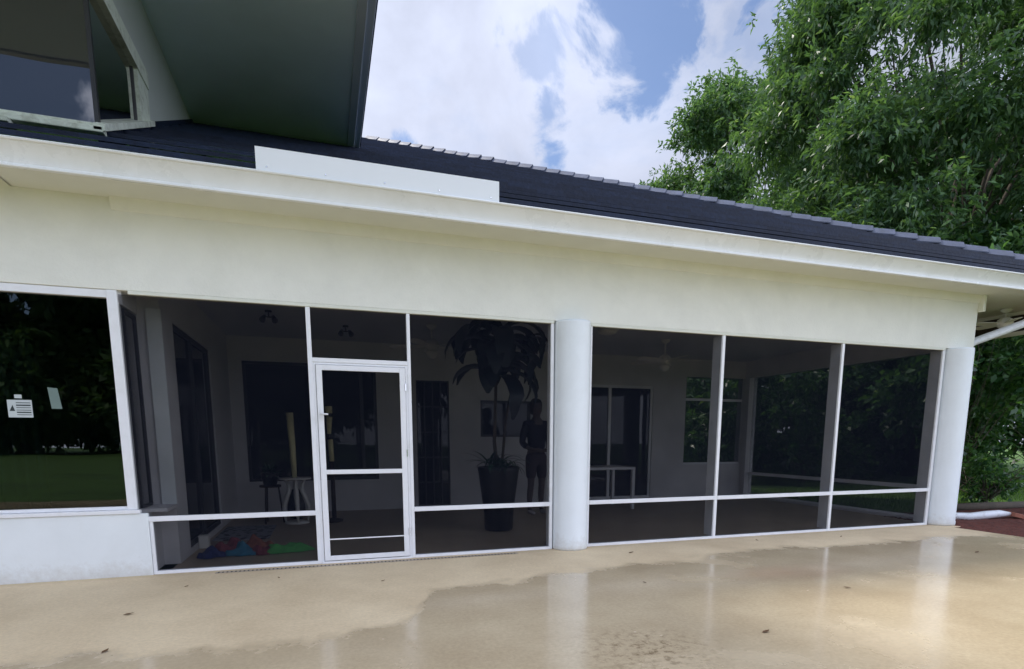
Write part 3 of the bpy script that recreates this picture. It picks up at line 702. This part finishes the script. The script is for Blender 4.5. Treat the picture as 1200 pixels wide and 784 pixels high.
E2 = [(i, i + 1) for i in range(7)]; RR = [(.15, .11), (.13, .10), (.16, .105), (.14, .09), (.052, .052), (.075, .085), (.083, .098), (.062, .075)]
def chain(start, pts, rad):
    prev = start
    for p, r_ in zip(pts, rad):
        V.append(p); RR.append(r_); E2.append((prev, len(V) - 1)); prev = len(V) - 1
    return prev
wr = {}
for s_ in (-1, 1):
    wr[s_] = chain(3, [(s_ * .185, .0, 1.46), (s_ * .225, .02, 1.30), (s_ * .245, .03, 1.17), (s_ * .19, -.08, 1.08), (s_ * .10, -.17, 1.05)], [.056, .046, .040, .034, .026])
    chain(0, [(s_ * .095, 0, .90), (s_ * .10, -.01, .70), (s_ * .10, -.01, .50), (s_ * .105, .02, .33), (s_ * .11, .03, .10), (s_ * .115, -.01, .045), (s_ * .125, -.14, .035)], [.098, .078, .055, .056, .036, .038, .030])
    w = wr[s_]; b = V[w]
    pm = chain(w, [(b[0] - s_ * .035, b[1] - .03, b[2])], [.028])
    for k in range(4):
        o_ = V[pm]; dz = .022 - k * .015
        chain(pm, [(o_[0] - s_ * .02, o_[1] - .018, o_[2] + dz), (o_[0] - s_ * (.045 + .004 * (1 - abs(k - 1))), o_[1] - .012, o_[2] + dz - .004), (o_[0] - s_ * .06, o_[1] + .006, o_[2] + dz - .008)], [.010, .009, .007])
    chain(w, [(b[0] - s_ * .015, b[1] - .02, b[2] + .03), (b[0] - s_ * .035, b[1] - .03, b[2] + .045)], [.011, .008])
skin_mesh('body', V, E2, RR, M['skin'], pe)
sv = [(0, 0, 1.02), (0, 0, 1.15), (0, 0, 1.32), (0, .01, 1.47), (0, .0, 1.54)]; se = [(0, 1), (1, 2), (2, 3), (3, 4)]; sr = [(.175, .135), (.155, .125), (.178, .125), (.155, .105), (.075, .07)]
for s_ in (-1, 1):
    n0 = len(sv); sv += [(s_ * .185, 0, 1.465), (s_ * .228, .02, 1.30), (s_ * .248, .03, 1.17), (s_ * .20, -.07, 1.09)]; sr += [.073, .062, .056, .05]; se += [(3, n0), (n0, n0 + 1), (n0 + 1, n0 + 2), (n0 + 2, n0 + 3)]
skin_mesh('shirt', sv, se, sr, M['shirt'], pe)
pv = [(0, 0, 1.06), (0, 0, .95)]; pe_ = [(0, 1)]; prr = [(.16, .125), (.17, .13)]
for s_ in (-1, 1):
    n0 = len(pv); pv += [(s_ * .095, 0, .86), (s_ * .10, -.01, .70), (s_ * .10, -.01, .56)]; prr += [.11, .095, .085]; pe_ += [(1, n0), (n0, n0 + 1), (n0 + 1, n0 + 2)]
skin_mesh('shorts', pv, pe_, prr, M['short'], pe, root=1)
skin_mesh('hair', [(0, .04, 1.60), (0, .035, 1.72), (0, .02, 1.81), (0, -.015, 1.875)], [(0, 1), (1, 2), (2, 3)], [(.115, .065), (.125, .085), (.112, .10), (.08, .07)], M['hair'], pe)
for s_ in (-1, 1):
    MB().lathe([(0, -.008), (.008, -.003), (.009, .0), (.008, .003), (0, .008)], (s_ * .032, -.102), 10).build('eye', M['ink'], pe).location = (0, 0, 1.742)
    skin_mesh('shoe', [(s_ * .112, .035, .045), (s_ * .116, -.06, .04), (s_ * .126, -.17, .032)], [(0, 1), (1, 2)], [(.045, .042), (.048, .036), (.036, .028)], M['shoe'], pe)
MB().tube([(0, -.098, 1.735), (0, -.118, 1.71), (0, -.105, 1.695)], [.008, .013, .010], 10).build('nose', M['skin'], pe)
MB().tube([(-.024, -.099, 1.665), (0, -.104, 1.663), (.024, -.099, 1.665)], [.003, .006, .003], 8).build('mouth', M['twl_b'], pe)

# ------------------------------------------------------------------ ground details
dro = empty('strip_drain', (0, 0, 0)); tag(dro, 'narrow slotted drain strip in the patio along the screen door threshold', 'drain')
MB().box(-1.02, 1.92, -.165, -.095, .0008, .0042).build('channel', M['floor'], dro); x = -1.0
while x < 1.9: MB().box(x, x + .014, -.150, -.110, .0045, .0055).build('slot', M['ink'], dro); x += .036
def fallen(loc, rz_, s_, label):
    vs = [(-1, 0, 0), (-.4, .35, .12), (.3, .38, .10), (1, .05, .25), (.3, -.35, .14), (-.4, -.33, .06), (0, 0, -.02)]
    mb = MB().add([(x * s_, y * s_, z * s_ + .006) for x, y, z in vs], [(6, 0, 1), (6, 1, 2), (6, 2, 3), (6, 3, 4), (6, 4, 5), (6, 5, 0)])
    o = mb.build('fallen_leaf', M['dead_leaf']); o.location = (loc[0], loc[1], 0); o.rotation_euler.z = rz_
    o.modifiers.new('th', 'SOLIDIFY').thickness = .0008
    tag(o, label, 'leaf', 'dead leaves fallen on the patio')
LV = [(-1.37, -1.33, .3, .034, 'long brown leaf on the dry patio under the white knee wall'),
      (-1.27, -2.10, 1.2, .03, 'brown leaf at the wet edge in the lower left of the patio'),
      (-1.16, -.60, .8, .02, 'small dead leaf close to the left screen panel threshold'),
      (-.45, -.52, 2.0, .02, 'small dead leaf below the crumpled towels outside the screen'),
      (.42, -.92, .5, .022, 'small orange leaf on the patio in front of the screen door'),
      (2.62, -3.02, .2, .034, 'curled orange leaf in the wet foreground right of centre'),
      (4.06, -2.35, 2.6, .03, 'dark leaf on the wet patio left of the end column reflection'),
      (6.7, -1.65, .1, .034, 'dead leaf on the patio near the reflection of the end column'),
      (2.55, -1.68, 1.9, .022, 'small dark leaf right of the middle column reflection'),
      (6.15, -.42, .4, .026, 'dead leaf by the threshold below the second right screen post'),
      (4.95, -.30, 1.5, .026, 'dead leaf by the threshold right of the first right screen post'),
      (3.1, -.50, .2, .036, 'brown leaf lying just right of the foot of the middle column')]
for x, y, a, s_, lab in LV: fallen((x, y), a, s_, lab)
br_ = MB().box(-.14, .14, -.07, .07, -.03, .03).build('brick', M['brick'], bevel=.006); br_.location = (10.15, -.05, .05); br_.rotation_euler = (R(6), R(14), R(-20)); tag(br_, 'terracotta brick lying on the mulch at the hose end', 'brick')
lg = MB().tube([(9.9, 1.25, .02), (11.2, 1.05, .04), (13.5, .9, .03)], [.07, .075, .06], 12).build('garden_log', M['bark']); tag(lg, 'brown edging log between the mulch and the grass', 'log')
rs = random.Random(31)

# ------------------------------------------------------------------ trees
def leaf_mesh(name, rng, lobes, ntuft, nleaf, L0, W0, droop=.35, flat=.75, shell=.45):
    """leaf-sized folded quads gathered in tufts through the lobes' volume"""
    C_ = []; O_ = []
    for (cx, cy, cz, rx, ry, rz_) in lobes:
        m = max(4, int(ntuft * (rx * ry * rz_) ** .6))
        u = rng.normal(size=(m, 3)); u /= np.linalg.norm(u, axis=1)[:, None]
        r_ = rng.random(m) ** shell * (1 + .22 * rng.normal(size=m))
        C_.append(np.array([cx, cy, cz]) + u * r_[:, None] * np.array([rx, ry, rz_])); O_.append(u)
    C_ = np.concatenate(C_); O_ = np.concatenate(O_); m = len(C_)
    c = np.repeat(C_, nleaf, 0); o = np.repeat(O_, nleaf, 0); N = len(c)
    d = o * .7 + rng.normal(size=(N, 3)) * .8; d[:, 2] -= droop; d /= np.linalg.norm(d, axis=1)[:, None]
    up = np.tile([0, 0, 1.], (N, 1)) * flat + rng.normal(size=(N, 3)) * .55
    s = np.cross(d, up); s /= (np.linalg.norm(s, axis=1)[:, None] + 1e-6)
    n_ = np.cross(s, d)
    L_ = (L0 * rng.uniform(.65, 1.25, N))[:, None]; W_ = (W0 * rng.uniform(.7, 1.2, N))[:, None]
    b = c + rng.normal(size=(N, 3)) * L0 * .35
    v = np.empty((N, 4, 3)); v[:, 0] = b; v[:, 1] = b + d * L_ * .5 + s * W_ + n_ * W_ * .3
    v[:, 2] = b + d * L_ + n_ * (-.12) * L_; v[:, 3] = b + d * L_ * .5 - s * W_ + n_ * W_ * .3
    me = bpy.data.meshes.new(name)
    me.vertices.add(N * 4); me.vertices.foreach_set('co', v.reshape(-1).astype(np.float32))
    me.loops.add(N * 4); me.loops.foreach_set('vertex_index', np.arange(N * 4, dtype=np.int32))
    me.polygons.add(N); me.polygons.foreach_set('loop_start', np.arange(0, N * 4, 4, dtype=np.int32)); me.polygons.foreach_set('loop_total', np.full(N, 4, dtype=np.int32))
    me.update(calc_edges=True); me.validate()
    return me

def make_tree(name, loc, label, cat, group, rng, crown_c, crown_r, nlobe, lr, ntuft, nleaf, L0, W0, leafmat, trunk_r=.3, droop=.35, lean=(0, 0), shell=.45, fork=.35):
    r = empty(name, loc); tag(r, label, cat, group)
    lobes = []
    cc = np.array(crown_c); cr = np.array(crown_r)
    while len(lobes) < nlobe:
        u = rng.uniform(-1, 1, 3)
        q = np.linalg.norm(u)
        if q > 1 or q < .25: continue
        u = u / q * q ** .55
        s = rng.uniform(*lr); p = cc + u * cr
        lobes.append((p[0], p[1], p[2], s, s * rng.uniform(.8, 1.1), s * rng.uniform(.55, .8)))
    tk = MB(); z1 = cc[2] - cr[2] * fork
    b0 = Vector((0, 0, -.1)); tp = Vector((cc[0] * .6 + lean[0], cc[1] * .6 + lean[1], z1))
    mid = b0.lerp(tp, .5) + Vector((rng.uniform(-.2, .2), rng.uniform(-.2, .2), 0))
    tk.tube([b0, b0.lerp(mid, .12), mid, tp], [trunk_r * 1.5, trunk_r, trunk_r * .8, trunk_r * .6], 12)
    for i, lo in enumerate(lobes[::2] if nlobe > 50 else lobes):
        e = Vector(lo[:3]); st = mid.lerp(tp, rng.uniform(.3, 1)); mm = st.lerp(e, .5) + Vector((rng.normal() * .3, rng.normal() * .3, rng.uniform(.1, .6)))
        k = trunk_r * rng.uniform(.10, .26)
        tk.tube([st, st.lerp(mm, .5) + Vector((rng.normal() * .12, rng.normal() * .12, 0)), mm, mm.lerp(e, .6), e], [k, k * .8, k * .6, k * .4, k * .15], 6)
    tk.build('trunk', M['bark'], r)
    link_mesh('crown', leaf_mesh('crown', rng, lobes, ntuft, nleaf, L0, W0, droop, shell=shell), leafmat, r)
    return r
rng = np.random.default_rng(7)
G1 = 'trees beyond the roof'
make_tree('broadleaf_tree', (22.4, 22.0, 0), 'rounded tree rising over the middle of the roof ridge against the sky', 'tree', G1, rng,
          (-.2, 0, 13.2), (4.6, 4.4, 6.9), 66, (.9, 1.6), 80, 10, .30, .058, M['leaf_a'], .3, shell=.5)
make_tree('broadleaf_tree', (19.7, 8.6, 0), 'largest leafy tree filling the upper right behind the roof', 'tree', G1, rng,
          (.4, 0, 9.8), (6.4, 5.6, 8.6), 150, (1.0, 1.9), 135, 10, .235, .038, M['leaf_a'], .34, droop=.6, shell=.5)
make_tree('broadleaf_tree', (27.0, 16.5, 0), 'tree standing between the rounded tree and the largest one', 'tree', G1, rng,
          (0, 0, 10.5), (5.5, 4.6, 6.5), 60, (1.1, 1.9), 60, 10, .36, .075, M['leaf_a'], .3, droop=.5)
# undergrowth seen beneath the crowns, right of the end column and through the screens
G2 = 'shrubs beyond the porch'
def shrub(x, y, h, w, lab, sd, L0=.2, W0=.05, n=85):
    rg = np.random.default_rng(sd)
    return make_tree('shrub', (x, y, -.06), lab, 'shrub', G2, rg, (0, 0, h * .52), (w, w * .9, h * .5), 22, (w * .25, w * .45), n, 8, L0, W0, M['leaf_b'], .06, droop=.3, fork=.8)
shrub(15.0, 4.2, 5.4, 2.0, 'tall glossy shrub at the right edge beyond the mulch bed', 11, .2, .06)
shrub(13.6, 7.6, 4.2, 1.9, 'broad shrub seen through the right screens behind the end column', 12)
shrub(12.2, 9.2, 4.0, 1.8, 'shrub seen through the middle of the right screens', 13)
shrub(10.6, 8.6, 3.6, 1.2, 'narrow shrub seen through the back opening of the porch', 14, .3, .04)
shrub(17.2, 5.0, 5.0, 2.2, 'dark shrub behind the tall glossy one at the right edge', 15)
shrub(16.0, 9.0, 5.5, 2.3, 'large dark shrub farthest back behind the right screens', 16)
shrub(13.2, 11.8, 4.6, 2.1, 'large shrub farther back than the others through the back screens', 17)
shrub(23.5, 7.5, 6.0, 3.2, 'far dark shrub mass beyond the tall glossy shrub', 21, .34, .09, 60)
shrub(21.0, 11.5, 6.0, 3.2, 'far dark shrub behind the largest tree trunk', 22, .34, .09, 60)
shrub(17.8, 14.0, 6.0, 3.2, 'far dark shrub seen between the right screens', 23, .34, .09, 60)
shrub(13.8, 16.0, 6.0, 3.0, 'far dark shrub seen through the back opening', 24, .34, .09, 60)
shrub(26.5, 3.5, 6.0, 3.2, 'far dark shrub farthest to the right of the garden', 25, .34, .09, 60)
shrub(12.5, 1.9, .9, .5, 'small bright green shrub at the foot of the end column by the mulch', 18, .12, .035, 160)
for i, (x, y, r_, h, lab) in enumerate([(17.6, 5.8, .16, 6, 'thick dark trunk at the right edge beneath the crowns'), (16.3, 5.9, .10, 5.5, 'thin leaning trunk right of the end column'), (18.7, 6.6, .13, 6.5, 'dark trunk farthest right among the shrubs')]):
    tr_ = empty('understory_tree', (x, y, -.06)); tag(tr_, lab, 'tree', 'bare understory trunks')
    MB().tube([(0, 0, 0), (.1, 0, h * .4), (-.1, .1, h * .75), (.15, 0, h)], [r_ * 1.3, r_, r_ * .85, r_ * .6], 10).build('trunk', M['bark'], tr_)
    rg = np.random.default_rng(40 + i)
    link_mesh('crown', leaf_mesh('crown', rg, [(rg.uniform(-1, 1), rg.uniform(-1, 1), h + rg.uniform(-.8, .8), 1, 1, .7) for _ in range(5)], 60, 8, .22, .055), M['leaf_b'], tr_)
# trees across the lawn behind the viewer, mirrored in the left window
first = make_tree('lawn_tree', (-22, -44, 0), '', '', None, np.random.default_rng(77), (0, 0, 9), (6.5, 6, 8.5), 48, (1.7, 2.8), 26, 9, .8, .2, M['leaf_far'], .4, fork=.5)
spots = [(-29, -64, 'dark tree mirrored at the left side of the left front window'), (-17, -66, 'dark tree mirrored at the right side of the left front window'),
         (-42, -68, 'dark tree farthest left across the lawn in the window reflection'), (-4, -66, 'dark tree across the lawn behind the viewer, right of the mirrored ones'),
         (-23, -78, 'dark tree farther back across the lawn between the two mirrored ones')]
for i, (x, y, lab) in enumerate(spots):
    o = first if i == 0 else copy_tree(first)
    o.location = (x, y, 0); o.rotation_euler.z = i * 1.3; o.scale = (1.45, 1.45, 1.45); tag(o, lab, 'tree', 'trees across the lawn mirrored in the window')
# grass tufts beside the mulch
ng = 9000; rg = np.random.default_rng(3)
gx = rg.uniform(9.5, 24, ng); gy = rg.uniform(1.2, 6.0, ng)
v = np.zeros((ng, 3, 3)); h_ = rg.uniform(.04, .12, ng); an = rg.uniform(0, 6.28, ng)
v[:, 0, 0] = gx - .008 * np.cos(an); v[:, 0, 1] = gy - .008 * np.sin(an); v[:, 1, 0] = gx + .008 * np.cos(an); v[:, 1, 1] = gy + .008 * np.sin(an)
v[:, 2, 0] = gx + rg.normal(size=ng) * .03; v[:, 2, 1] = gy + rg.normal(size=ng) * .03; v[:, 2, 2] = h_; v[:, :, 2] -= .06
me = bpy.data.meshes.new('grass'); me.from_pydata([tuple(p) for p in v.reshape(-1, 3)], [], [(3 * i, 3 * i + 1, 3 * i + 2) for i in range(ng)]); me.update()
tag(link_mesh('grass', me, mat_leaf('grass_blade', (.06, .14, .02), (.14, .26, .04), .4)), 'short grass beside the mulch bed', 'grass', kind='stuff')

# ------------------------------------------------------------------ sky, sun, camera
YAW = R(18.143); PITCH = R(-8.398)
F = 659.82; CYP = 612.48
SUN_EL = R(58); SUN_AZ = R(-32)          # azimuth from +Y towards +X
w = bpy.data.worlds.new('World'); scene.world = w; w.use_nodes = True
nt = w.node_tree; nt.nodes.clear()
out = nd(nt, 'ShaderNodeOutputWorld')
sky = nd(nt, 'ShaderNodeTexSky'); sky.sky_type = 'NISHITA'; sky.sun_disc = False; sky.sun_elevation = SUN_EL; sky.sun_rotation = SUN_AZ
tc = nd(nt, 'ShaderNodeTexCoord')
D_ = tc.outputs['Generated']
sep = nd(nt, 'ShaderNodeSeparateXYZ', {0: D_})
zc = nd(nt, 'ShaderNodeMath', {0: sep.outputs['Z'], 1: .06}, operation='MAXIMUM')
inv = nd(nt, 'ShaderNodeMath', {0: 1.0, 1: zc.outputs[0]}, operation='DIVIDE')
pj = nd(nt, 'ShaderNodeVectorMath', {0: D_, 'Scale': inv.outputs[0]}, operation='SCALE')
n1 = nd(nt, 'ShaderNodeTexNoise', {'Vector': pj.outputs[0], 'Scale': 1.3, 'Detail': 8, 'Roughness': .6, 'Distortion': .15})
def px_dir(px, py):
    fw = Vector((math.sin(YAW) * math.cos(PITCH), math.cos(YAW) * math.cos(PITCH), math.sin(PITCH)))
    r_ = Vector((math.cos(YAW), -math.sin(YAW), 0)); u_ = r_.cross(fw)
    return (fw * F + r_ * (px - 600) + u_ * (CYP - py)).normalized()
# breaks in the cloud: directions in the sky, their angular size and depth
nw = nd(nt, 'ShaderNodeTexNoise', {'Vector': D_, 'Scale': 9, 'Detail': 9, 'Roughness': .58, 'Distortion': .4})
nwc = nd(nt, 'ShaderNodeMapRange', {'Value': nw.outputs['Fac'], 'From Min': .3, 'From Max': .7, 'To Min': -.5, 'To Max': .5})
acc = None
for az, el, rad, amt in HOLES if 'HOLES' in globals() else [(29.5, 33.5, .10, 1.0), (28.6, 31.6, .06, .9), (31.5, 38.5, .13, 1.0), (21.5, 27.5, .05, .7), (22.0, 24.3, .045, 1.0), (8.5, 24.3, .028, .9), (41, 36, .16, .3), (40, 50, .25, .5), (20.5, 31.5, .06, .45), (201, 36, .42, 1.0)]:
    a_, e_ = R(az), R(el); dv = (math.sin(a_) * math.cos(e_), math.cos(a_) * math.cos(e_), math.sin(e_))
    ds = nd(nt, 'ShaderNodeVectorMath', {0: D_, 1: dv}, operation='DISTANCE')
    q = nd(nt, 'ShaderNodeMath', {0: nwc.outputs[0], 1: rad * 2.0, 2: ds.outputs['Value']}, operation='MULTIPLY_ADD')
    mr = nd(nt, 'ShaderNodeMapRange', {'Value': q.outputs[0], 'From Min': rad * .55, 'From Max': rad * 1.15, 'To Min': amt, 'To Max': 0}, interpolation_type='SMOOTHSTEP')
    if acc is None: acc = mr.outputs[0]
    else: acc = nd(nt, 'ShaderNodeMath', {0: acc, 1: mr.outputs[0]}, operation='MAXIMUM').outputs[0]
cov = nd(nt, 'ShaderNodeMapRange', {'Value': n1.outputs['Fac'], 'From Min': .30, 'From Max': .50, 'To Min': .72, 'To Max': 1})
ac2 = nd(nt, 'ShaderNodeMath', {0: acc, 1: .86}, operation='MULTIPLY')
one = nd(nt, 'ShaderNodeMath', {0: 1.0, 1: ac2.outputs[0]}, operation='SUBTRACT')
mask = nd(nt, 'ShaderNodeMath', {0: cov.outputs[0], 1: one.outputs[0]}, operation='MULTIPLY')
# cloud brightness: brighter towards the veiled sun
sd_ = (math.sin(SUN_AZ) * math.cos(SUN_EL), math.cos(SUN_AZ) * math.cos(SUN_EL), math.sin(SUN_EL))
dt = nd(nt, 'ShaderNodeVectorMath', {0: D_, 1: sd_}, operation='DOT_PRODUCT')
gl = nd(nt, 'ShaderNodeMapRange', {'Value': dt.outputs['Value'], 'From Min': .45, 'From Max': .98, 'To Min': 0, 'To Max': 1}, interpolation_type='SMOOTHSTEP')
n3 = nd(nt, 'ShaderNodeTexNoise', {'Vector': D_, 'Scale': 4.0, 'Detail': 9, 'Roughness': .55, 'Distortion': .3})
cl = nd(nt, 'ShaderNodeMapRange', {'Value': n3.outputs['Fac'], 'From Min': .32, 'From Max': .68, 'To Min': .76, 'To Max': 1.12})
gl2 = nd(nt, 'ShaderNodeMath', {0: gl.outputs[0], 1: .45, 2: 1.0}, operation='MULTIPLY_ADD')
bk = nd(nt, 'ShaderNodeMapRange', {'Value': sep.outputs['Y'], 'From Min': -.5, 'From Max': .45, 'To Min': 1.85, 'To Max': .62}, interpolation_type='SMOOTHSTEP')   # clouds opposite the sun are lit from the front
br0 = nd(nt, 'ShaderNodeMath', {0: cl.outputs[0], 1: gl2.outputs[0]}, operation='MULTIPLY')
br = nd(nt, 'ShaderNodeMath', {0: br0.outputs[0], 1: bk.outputs[0]}, operation='MULTIPLY')
ccol = nd(nt, 'ShaderNodeVectorMath', {0: (5.0, 5.4, 6.7), 'Scale': br.outputs[0]}, operation='SCALE')
skc = nd(nt, 'ShaderNodeVectorMath', {0: sky.outputs[0], 1: (.80, .84, .88)}, operation='MULTIPLY')
mx = nt.nodes.new('ShaderNodeMix'); mx.data_type = 'RGBA'
nt.links.new(mask.outputs[0], mx.inputs[0]); nt.links.new(skc.outputs[0], mx.inputs[6]); nt.links.new(ccol.outputs[0], mx.inputs[7])
# the breaks show slate-blue, shaded cloud
sh_ = nd(nt, 'ShaderNodeMapRange', {'Value': acc, 'To Min': 0, 'To Max': 1})
m3 = nt.nodes.new('ShaderNodeMix'); m3.data_type = 'RGBA'; m3.blend_type = 'MULTIPLY'
nt.links.new(sh_.outputs[0], m3.inputs[0]); nt.links.new(mx.outputs[2], m3.inputs[6]); m3.inputs[7].default_value = (.74, .78, .86, 1)
bg = nd(nt, 'ShaderNodeBackground', {'Color': m3.outputs[2], 'Strength': .1})
nt.links.new(bg.outputs[0], out.inputs[0])

sl_ = bpy.data.lights.new('sun', 'SUN'); sl_.energy = 1.5; sl_.angle = R(12); sl_.color = (1, .95, .86)
so = bpy.data.objects.new('sun', sl_); col.objects.link(so); so.location = (-10, 10, 30)
so.rotation_euler = Vector(sd_).to_track_quat('Z', 'Y').to_euler()

cam = bpy.data.cameras.new('camera'); co_ = bpy.data.objects.new('camera', cam); col.objects.link(co_)
co_.location = (0, -5.802, 1.22); co_.rotation_euler = (R(90) + PITCH, 0, -YAW)
cam.sensor_fit = 'HORIZONTAL'; cam.sensor_width = 36; cam.lens = F / 1200 * 36
cam.shift_y = (CYP - 392) / 1200; cam.clip_start = .05; cam.clip_end = 600
scene.camera = co_
vs_ = scene.view_settings; scene.display_settings.display_device = 'sRGB'
vs_.view_transform = 'Standard'; vs_.look = 'None'; vs_.gamma = 1; vs_.use_curve_mapping = False; vs_.exposure = 1.0
cy = scene.cycles
cy.max_bounces = 10; cy.transparent_max_bounces = 24; cy.diffuse_bounces = 5; cy.glossy_bounces = 4; cy.caustics_reflective = False; cy.caustics_refractive = False
cy.use_denoising = True; cy.sample_clamp_indirect = 8
